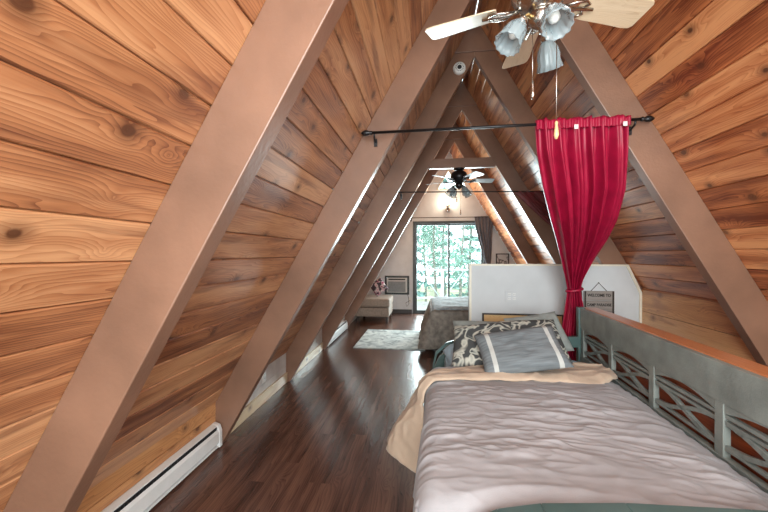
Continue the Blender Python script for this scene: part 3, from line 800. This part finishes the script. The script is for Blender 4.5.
# ---- sign on the partition
sg = empty('wall_sign', (1.597, PY - .02, .88), label='grey plank welcome sign with bear hanging on the partition beyond the stairs', cat='sign')
for k in range(3):
    mb = MB(); mb.box((1.597, PY - .012, .967 - k * .092), (.27, .014, .088), axis=0, bev=.002); mb.build('plank', M['signwood'], sg)
for x in (1.475, 1.72):
    mb = MB(); mb.box((x, PY - .0205, .875), (.014, .003, .27)); mb.build('side_batten', M['darkwood'], sg)
def text(s_, size, x, y, z, mat_, parent, w_=None, name='lettering'):
    cu = bpy.data.curves.new('t', 'FONT'); cu.body = s_; cu.size = size; cu.align_x = 'CENTER'; cu.align_y = 'CENTER'; cu.extrude = .001; cu.offset = size * .02
    o = bpy.data.objects.new('t', cu); C.objects.link(o); bpy.context.view_layer.update()
    me = bpy.data.meshes.new_from_object(o.evaluated_get(bpy.context.evaluated_depsgraph_get())); bpy.data.objects.remove(o)
    k = 1.0
    if w_:
        ww = max(v.co.x for v in me.vertices) - min(v.co.x for v in me.vertices); k = w_ / ww
    for v in me.vertices: v.co = Vector((x + v.co.x * k, y - v.co.z, z + v.co.y))
    me.materials.clear(); me.materials.append(mat_)
    ob = bpy.data.objects.new(name, me); C.objects.link(ob); ob.parent = parent; ob.matrix_basis = parent.matrix_basis.inverted()
    return ob
text('WELCOME TO', .038, 1.597, PY - .0205, .970, M['ink'], sg, .205)
text('CAMP PARADISE', .036, 1.597, PY - .0205, .880, M['ink'], sg, .215)
# standing bear silhouette
bear = [(-.055, -.03), (-.05, -.03), (-.045, -.008), (-.02, -.008), (-.018, -.03), (-.004, -.03), (0, -.010), (.022, -.010), (.026, -.03), (.040, -.03), (.042, -.004), (.058, -.006), (.070, .002), (.068, .010), (.058, .018), (.052, .024), (.046, .020), (.03, .026), (.008, .030), (-.03, .028), (-.052, .016), (-.06, -.004)]
mb = MB(); mb.prism([(1.640 + a, .782 + c) for a, c in bear], PY - .0215, PY - .0195); mb.build('bear_emblem', M['ink'], sg)
mb = MB(); mb.tube([(1.522, PY - .015, 1.005), (1.597, PY - .012, 1.088), (1.672, PY - .015, 1.005)], .003, n=6); mb.build('hanging_cord', M['darkwood'], sg)
mb = MB(); mb.tube([(1.597, PY, 1.088), (1.597, PY - .018, 1.09)], .003, n=6); mb.build('nail', M['iron'], sg)

# ---- smoke detector on the rafter
sd = empty('smoke_detector', (.306, BY[3], 3.19), label='round white smoke detector mounted near the peak of a rafter', cat='smoke detector')
SM = Matrix.Translation((.306, BY[3] - .022, 3.195)) @ Matrix.Rotation(PI / 2, 4, 'X')
mb = MB(); mb.lathe([(.060, -.022), (.062, -.008), (.058, .008), (.048, .016), (.02, .02)], n=28, mat=SM); mb.build('housing', M['plastic'], sd)
mb = MB(); mb.lathe([(.022, .018), (.020, .024), (.008, .026)], n=20, mat=SM); mb.build('sensor_cap', M['slot'], sd)
mb = MB()
for k in range(14):
    a = 2 * PI * k / 14; mb.box((.036 * math.cos(a), .036 * math.sin(a), .0185), (.007, .007, .005), mat=SM)
mb.build('vent_holes', M['slot'], sd)

# ---- ceiling fans
def fan(loc_, top_z, rot0, label, nshade, az, blades='blade', metal='nickel', scale=1.0, chains=((-.02, .0, .26), (.05, .02, .38))):
    X, Y, Z = loc_
    e = empty('ceiling_fan', loc_, label=label, cat='ceiling fan')
    T = Matrix.Translation(loc_)
    low = top_z - Z < .4; k_ = .25 if low else 1
    mb = MB(); mb.lathe([(.015, top_z - Z - .11 * k_), (.06, top_z - Z - .10 * k_), (.075, top_z - Z - .03 * k_), (.07, top_z - Z)], mat=T); mb.build('ceiling_canopy', M[metal], e)
    if not low: mb = MB(); mb.tube([(X, Y, Z + .12), (X, Y, top_z - .09)], .012); mb.build('downrod', M[metal], e)
    mb = MB(); mb.lathe([(.03, .14), (.055, .13), (.10, .10), (.115, .06), (.115, .03), (.095, .005), (.085, -.01), (.06, -.03), (.045, -.045)], n=28, mat=T); mb.build('motor_housing', M[metal], e)
    for k in range(5):
        a = rot0 + 2 * PI * k / 5
        B = T @ Matrix.Rotation(a, 4, 'Z') @ Matrix.Rotation(math.radians(-12), 4, 'X')
        mb = MB(); n = 10; L0, L1 = .17, .48
        out = []
        prof = [(L0, .048), (L0 + .05, .056), (L0 + .2, .064), (L1 - .05, .069), (L1 - .012, .066), (L1, .052)]
        poly = [(x, -w_) for x, w_ in prof] + [(x, w_) for x, w_ in reversed(prof)]
        mb.prism(poly, -.003, .003, plane='xy', axis=0, mat=B)
        bl = bevel(mb.build('blade', M[blades], e), .002)
        mb = MB()
        mb.tube([B @ Vector(p) for p in ((.085, 0, -.012), (.13, 0, -.016), (.19, 0, -.008), (.235, 0, -.006))], [.011, .008, .009, .006], n=8)
        for s_ in (-1, 1):
            mb.tube([B @ Vector(p) for p in ((.10, .005 * s_, -.012), (.14, .03 * s_, -.016), (.18, .036 * s_, -.010), (.205, .022 * s_, -.007), (.19, .010 * s_, -.007))], .0055, n=6)
        mb.build('blade_iron', M[metal], bl)
    # light kit
    mb = MB(); mb.lathe([(.045, -.045), (.05, -.06), (.048, -.085), (.03, -.105), (.012, -.115), (.008, -.13)], n=20, mat=T); kit = mb.build('light_kit', M[metal], e)
    for k in range(nshade):
        a = az[k]; dr = Vector((math.cos(a), math.sin(a), 0))
        base = Vector(loc_) + dr * .045 + Vector((0, 0, -.075)); tip = Vector(loc_) + dr * .085 + Vector((0, 0, -.085))
        mb = MB(); mb.tube([base, (base + tip) / 2 + Vector((0, 0, .012)), tip, tip + dr * .008 + Vector((0, 0, -.02))], .008, n=8)
        ln = mb.build('lamp_arm', M['brass'], kit)
        ax = (dr * .55 + Vector((0, 0, -.84))).normalized()
        q = Vector((0, 0, 1)).rotation_difference(ax).to_matrix().to_4x4(); S_ = Matrix.Translation(tip + ax * .008) @ q
        mb = MB(); mb.lathe([(.020, 0), (.024, .012), (.019, .03)], n=16, mat=S_)
        mb.build('socket_cup', M[metal], kit)
        mb = MB(); mb.lathe([(.020, .018), (.026, .03), (.038, .055), (.044, .08), (.043, .105), (.052, .135)], n=40, mat=S_, ripple=lambda a_, z_: .07 * math.sin(a_ * 12) * min(1, z_ / .06), cap=False)
        sh = mb.build('lamp_shade', M['shade'], e); solid(sh, .003)
        mb = MB(); mb.lathe([(.008, .02), (.012, .035), (.021, .06), (.021, .08), (.010, .097), (.002, .10)], n=14, mat=S_); mb.build('bulb', M['plastic'], sh)
    for cx, cy, ln_ in chains:
        p0 = Vector((X + cx, Y + cy, Z - .10)); mb = MB(); mb.tube([p0, p0 - Vector((0, 0, ln_))], .0016, n=6)
        c_ = mb.build('pull_chain', M['nickel'], e)
        mb = MB(); mb.lathe([(.002, 0), (.007, -.008), (.005, -.02), (.009, -.045), (.010, -.06), (.004, -.075)], n=12, mat=Matrix.Translation(p0 - Vector((0, 0, ln_)))); mb.build('pull_fob', M['fobwood' if ln_ > .3 else 'nickel'], c_)
    return e
D = math.radians
fan((.455, 1.46, 2.385), 3.64, D(17), 'large near ceiling fan with pale wood blades and ribbed glass shades', 3, (D(205), D(272), D(60)), chains=((-.03, .01, .215), (.07, .03, .375)))
fan((.42, 4.76, 2.365), 2.529, D(10), 'small distant ceiling fan with dark motor hanging from the collar beam', 4, (D(30), D(120), D(210), D(300)), blades='bladegrey', metal='iron', chains=((.02, -.02, .30), (-.03, .0, .12)))

# ---- wall light above the door
wl = empty('wall_light', (.44, YW, 2.35), label='small lit spotlight on the end wall above the sliding door', cat='wall light')
mb = MB(); mb.lathe([(.05, 0), (.05, .02), (.03, .03)], mat=Matrix.Translation((.44, YW, 2.35)) @ Matrix.Rotation(PI / 2, 4, 'X')); mb.build('wall_plate', M['nickel'], wl)
mb = MB(); mb.tube([(.44, YW - .03, 2.35), (.44, YW - .09, 2.36), (.44, YW - .11, 2.39)], .010); mb.build('lamp_arm', M['iron'], wl)
mb = MB(); mb.lathe([(.02, 0), (.035, .02), (.045, .07)], cap=False, mat=Matrix.Translation((.44, YW - .11, 2.39))); solid(mb.build('lamp_shade', M['nickel'], wl), .002)
mb = MB(); mb.lathe([(.006, .02), (.028, .055), (.03, .085), (.015, .11), (.002, .115)], mat=Matrix.Translation((.44, YW - .11, 2.39))); mb.build('bulb', M['bulb'], wl)

# ---- air conditioner
ac = empty('air_conditioner', ((ACX0 + ACX1) / 2, YW, .64), label='through-wall air conditioner in a dark frame beside the glass door', cat='air conditioner')
mb = MB(); x0, x1, z0, z1 = ACX0, ACX1, ACZ0, ACZ1; q = .045
mb.box(((x0 + x1) / 2, YW - .01, z1 + q / 2 - .02), (x1 - x0 + 2 * q - .04, .03, q)); mb.box(((x0 + x1) / 2, YW - .01, z0 - q / 2 + .02), (x1 - x0 + 2 * q - .04, .03, q))
mb.box((x0 - q / 2 + .02, YW - .01, (z0 + z1) / 2), (q, .03, z1 - z0)); mb.box((x1 + q / 2 - .02, YW - .01, (z0 + z1) / 2), (q, .03, z1 - z0)); mb.build('surround_frame', M['doorframe'], ac)
mb = MB(); mb.box(((x0 + x1) / 2, YW + .03, (z0 + z1) / 2), (x1 - x0 - .05, .2, z1 - z0 - .05), bev=.01); mb.build('housing', M['acwhite'], ac)
mb = MB(); mb.box(((x0 + x1) / 2, YW - .072, (z0 + z1) / 2 - .03), (x1 - x0 - .11, .006, .24))
for k in range(12): mb.box(((x0 + x1) / 2, YW - .077, z0 + .065 + k * .019), (x1 - x0 - .11, .004, .006))
mb.build('grille', M['acgrille'], ac)
mb = MB(); mb.box(((x0 + x1) / 2, YW - .074, z1 - .055), (x1 - x0 - .13, .006, .03)); mb.build('control_strip', M['slot'], ac)
mb = MB(); mb.tube([(x1 - .02, YW - .02, z0), (x1 + .01, YW - .02, .36), (x1 + .02, YW - .025, .22), (x1 - .03, YW - .02, .16), (x1 - .055, YW - .02, .24), (-.40, YW - .01, .30)], .005, n=6); mb.build('power_cord', M['iron'], ac)

# ---- picture
pf = empty('picture_frame', (1.63, YW, 1.22), label='small black framed picture hanging on the end wall beside the drape', cat='picture')
mb = MB(); x0, x1, z0, z1 = 1.50, 1.76, 1.03, 1.36
for bx in (((x0 + x1) / 2, z1, x1 - x0 + .02, .02), ((x0 + x1) / 2, z0, x1 - x0 + .02, .02), (x0, (z0 + z1) / 2, .02, z1 - z0), (x1, (z0 + z1) / 2, .02, z1 - z0)):
    mb.box((bx[0], YW - .012, bx[1]), (bx[2], .022, bx[3]))
mb.build('frame', M['frameblack'], pf)
mb = MB(); mb.box(((x0 + x1) / 2, YW - .006, (z0 + z1) / 2), (x1 - x0, .006, z1 - z0)); mb.build('print', M['paper'], pf)

# ---- settee and cushion
st = empty('settee', (-1.06, 7.06, 0), label='beige upholstered low settee with dark feet below the sloping rafters', cat='settee')
mb = MB(); mb.box((-1.105, 7.06, .20), (.675, .74, .18), bev=.012); mb.build('base', M['settee'], st)
mb = MB(); mb.box((-1.07, 7.055, .385), (.64, .76, .17), bev=.045); mb.build('seat_cushion', M['settee'], st)
for x in (-1.39, -.81):
    for y in (6.74, 7.38):
        mb = MB(); mb.box((x, y, .055), (.05, .05, .11), bev=.004); mb.build('leg', M['darkwood'], st)
put(pillow(.31, .31, .12, seed=9), 'throw_pillow', M['cushion'], (-1.035, 7.15, .66), (.15, -.9, .28), math.radians(38), 'purple and white floral cushion propped cornerwise on the settee', 'cushion')

# ---- rug
mb = MB(); 
def rg(u, v): 
    return Vector((-1.07 + 1.03 * u + .004 * noise.noise(Vector((v * 9, 0, 0))), 4.83 + 1.18 * v + .01 * noise.noise(Vector((u * 9, 3, 0))), .012 + .003 * noise.noise(Vector((u * 20, v * 20, 0)))))
mb.grid(rg, 60, 60); rgo = mb.build('rug', M['rug']); solid(rgo, .012, off=-1)
tag(rgo, 'pale mottled rectangular rug on the dark plank floor', 'rug')

# ---- second bed
b2 = empty('bed', (.9, 5.45, 0), label='low bed beyond the partition under the brown grey quilt', cat='bed')
mb = MB(); mb.box((.92, 5.44, .20), (1.70, 1.30, .16), bev=.01); mb.build('frame', M['darkwood'], b2)
mb = MB(); mb.box((.92, 5.44, .42), (1.70, 1.28, .27), bev=.05); mb.build('mattress', M['mattress'], b2)
for x in (.12, 1.7):
    for y in (4.85, 6.03): 
        mb = MB(); mb.box((x, y, .06), (.06, .06, .12)); mb.build('leg', M['darkwood'], b2)
BX0, BX1, BY0, BY1 = .045, 1.80, 4.775, 6.11
def quilt(mode):
    mb = MB()
    def fn(u, v):
        # u across Y direction wrap: near drop -> top -> far drop ; v from left drop -> right
        dn = .50
        su = u * (dn * 2 + BY1 - BY0); sv = v * (dn + BX1 - BX0)
        du = max(0, dn - su) if su < dn else max(0, su - dn - (BY1 - BY0)); dv = max(0, dn - sv)
        y = min(max(BY0 + su - dn, BY0), BY1); x = max(BX0 + sv - dn, BX0)
        dd = max(du, dv)
        z = .575 - dd + .012 * noise.noise(Vector((x * 3, y * 3, 0)))
        nr = .03 if dd > 0 else 0
        fl = .05 * math.sin((x + y) * 16) * min(1, dd / .4) + .10 * dd / .5
        if du > 0: y += (-1 if su < dn else 1) * (fl)
        if dv > 0: x -= fl + .06 * dd
        if dd == 0:
            eL = max(0, .08 - (x - BX0)) / .08; eN = max(0, .08 - (y - BY0)) / .08
            z -= .03 * (eL ** 2 + eN ** 2)
        return Vector((x, y, max(z, .05)))
    mb.grid(fn, 90, 90)
    return mb
qo = quilt(0).build('quilt', M['spread']); solid(qo, .012)
tag(qo, 'brown grey quilt draped over the far bed to the floor', 'quilt')
mb = MB()
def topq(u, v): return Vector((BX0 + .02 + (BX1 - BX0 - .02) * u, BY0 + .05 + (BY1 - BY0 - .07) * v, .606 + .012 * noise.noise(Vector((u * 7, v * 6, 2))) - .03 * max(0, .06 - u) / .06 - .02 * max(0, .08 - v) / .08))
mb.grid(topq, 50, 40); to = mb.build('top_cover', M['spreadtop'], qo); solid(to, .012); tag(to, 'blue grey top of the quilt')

# ---- outdoors: balcony, railing, trees
mb = MB()
for k in range(14): mb.box((.4, YW + .22 + k * .143, -.04), (5.2, .138, .04), axis=0)
tag(mb.build('floor_balcony', M['deck']), 'weathered board balcony floor outside the glass door', 'deck', kind='structure')
rl = empty('balcony_railing', (.4, 9.7, 0), label='pale wooden balcony railing with diagonal braces outside the glass door', cat='railing')
mb = MB(); mb.box((.4, 9.7, .92), (5.2, .09, .04)); mb.build('top_rail', M['rail'], rl)
mb = MB(); mb.box((.4, 9.7, .12), (5.2, .04, .05)); mb.build('bottom_rail', M['rail'], rl)
for k in range(5):
    x = -2 + k * 1.2
    mb = MB(); mb.box((x, 9.7, .45), (.08, .08, .92)); mb.build('post', M['rail'], rl)
    if k < 4:
        for s_ in (-1, 1):
            mb = MB(); mb.tube([(x + .6 - s_ * .52, 9.7 + .012 * s_, .15), (x + .6, 9.7 + .012 * s_, .90)], .014, n=6); mb.build('diagonal_brace', M['rail'], rl)
mb = MB(); mb.box((2, 27, -2.9), (60, 36, .2)); tag(mb.build('ground', M['ground']), 'pale forest ground beyond the balcony', 'ground', kind='structure')
def tree(x, y, h, kind, label):
    e = empty('spruce_tree' if kind == 'A' else 'birch_tree', (x, y, -2.8), label=label, cat='tree', group='trees beyond the balcony')
    rr = random.Random(int(x * 31 + y * 7))
    mb = MB(); pts = [(x + .08 * math.sin(k * 1.3 + x), y, -2.8 + h * k / 6) for k in range(7)]
    mb.tube(pts, [(.13 if kind == 'A' else .09) * (1 - .13 * k) for k in range(7)], n=8); mb.build('trunk', M['bark'], e)
    mb = MB(); br = MB()
    n = 950
    for k in range(n):
        t_ = rr.random(); a = rr.random() * 2 * PI
        if kind == 'A':
            t_ = .18 + .82 * t_; rmax = (1 - t_) * 1.35 + .08; lay = round(t_ * 14) / 14; t_ = lay + rr.uniform(-.012, .012); rad = rmax * math.sqrt(rr.random())
            z = -2.8 + h * t_ - rad * .25; s_ = .14
        else:
            t_ = .35 + .6 * t_; c_ = int(rr.random() * 9); rc = random.Random(c_ * 13 + int(x * 10))
            z = -2.8 + h * (.4 + .55 * rc.random()) + rr.gauss(0, .35); rad = rc.random() * 1.1; a0 = rc.random() * 2 * PI
            px, py = math.cos(a0) * rad + rr.gauss(0, .35), math.sin(a0) * rad + rr.gauss(0, .35); s_ = .11
        if kind == 'A': px, py = math.cos(a) * rad, math.sin(a) * rad
        c = Vector((x + px, y + py, z)); v1 = Vector((rr.gauss(0, 1), rr.gauss(0, 1), rr.gauss(0, .6))).normalized() * s_; v2 = v1.orthogonal().normalized() * s_ * .6
        mb.add([c - v1, c - v2 * .8, c + v1, c + v2], [(0, 1, 2, 3)])
    mb.build('foliage', M['leafA' if kind == 'A' else 'leafB'], e)
    for k in range(7):
        a = rr.random() * 6.28; z = -2.8 + h * (.3 + .09 * k); br.tube([(x, y, z), (x + math.cos(a) * .9, y + math.sin(a) * .9, z + .35)], [.025, .008], n=5)
    br.build('branches', M['bark'], e)
for i, (x, y, h, k, lb) in enumerate([(-.75, 14.0, 6.2, 'A', 'dark slender spruce tree seen through the sliding leaf of the door'),
    (.35, 17.5, 8.5, 'B', 'pale leafy birch behind the middle of the glass door'), (1.5, 15.5, 7.0, 'B', 'leafy birch seen through the fixed leaf of the door'),
    (-1.9, 19, 9.5, 'A', 'tall spruce farther back toward the air conditioner side'), (2.4, 20, 9.0, 'A', 'tall spruce farther back toward the drape side'),
    (-.2, 22, 8.0, 'B', 'faint distant birch between the two spruces'), (1.1, 24, 10, 'A', 'most distant spruce behind the birches'), (-3.0, 23, 9, 'B', 'distant birch at the outer edge of the door view'), (3.6, 17, 7.5, 'B', 'broad birch hidden partly by the grey drape')]):
    tree(x, y, h, k, lb)

# ------------------------------------------------------------------ light
w = bpy.data.worlds.new('sky'); bpy.context.scene.world = w; w.use_nodes = True
nt = w.node_tree; bg = nt.nodes['Background']; bg.inputs[0].default_value = (.80, .97, 1.0, 1); bg.inputs[1].default_value = 3.6
def area(name, loc_, target, sx, sy, power, col):
    l = bpy.data.lights.new(name, 'AREA'); l.shape = 'RECTANGLE'; l.size = sx; l.size_y = sy; l.energy = power; l.color = col
    o = bpy.data.objects.new(name, l); C.objects.link(o); o.location = loc_
    o.rotation_euler = (Vector(target) - Vector(loc_)).to_track_quat('-Z', 'Y').to_euler(); return o
area('daylight_at_door', (.46, YW + .35, 1.2), (.46, 4, 1.3), 1.5, 1.9, 230, (.80, .97, 1))
area('rear_fill_light', (.2, YB - .05, 2.0), (1.1, 3, 2.2), 2.0, 2.2, 165, (1, .98, .95))  # unseen fill light added at the open rear, aimed to brighten the right side
l = bpy.data.lights.new('wall_light_lamp', 'POINT'); l.energy = 9; l.color = (1, .82, .6); l.shadow_soft_size = .04
o = bpy.data.objects.new('wall_light_lamp', l); C.objects.link(o); o.location = (.44, YW - .17, 2.53)

# ------------------------------------------------------------------ camera
cd = bpy.data.cameras.new('camera'); cam = bpy.data.objects.new('camera', cd); C.objects.link(cam)
cd.sensor_width = 36; cd.lens = 341.0 / 768 * 36; cd.clip_start = .02
cam.location = (0, 0, 1.36); cam.rotation_euler = (math.radians(90 - .34), 0, math.radians(7.35))
sc = bpy.context.scene; sc.camera = cam
sc.view_settings.view_transform = 'Standard'; sc.view_settings.look = 'None'; sc.view_settings.gamma = 1; sc.view_settings.exposure = 0
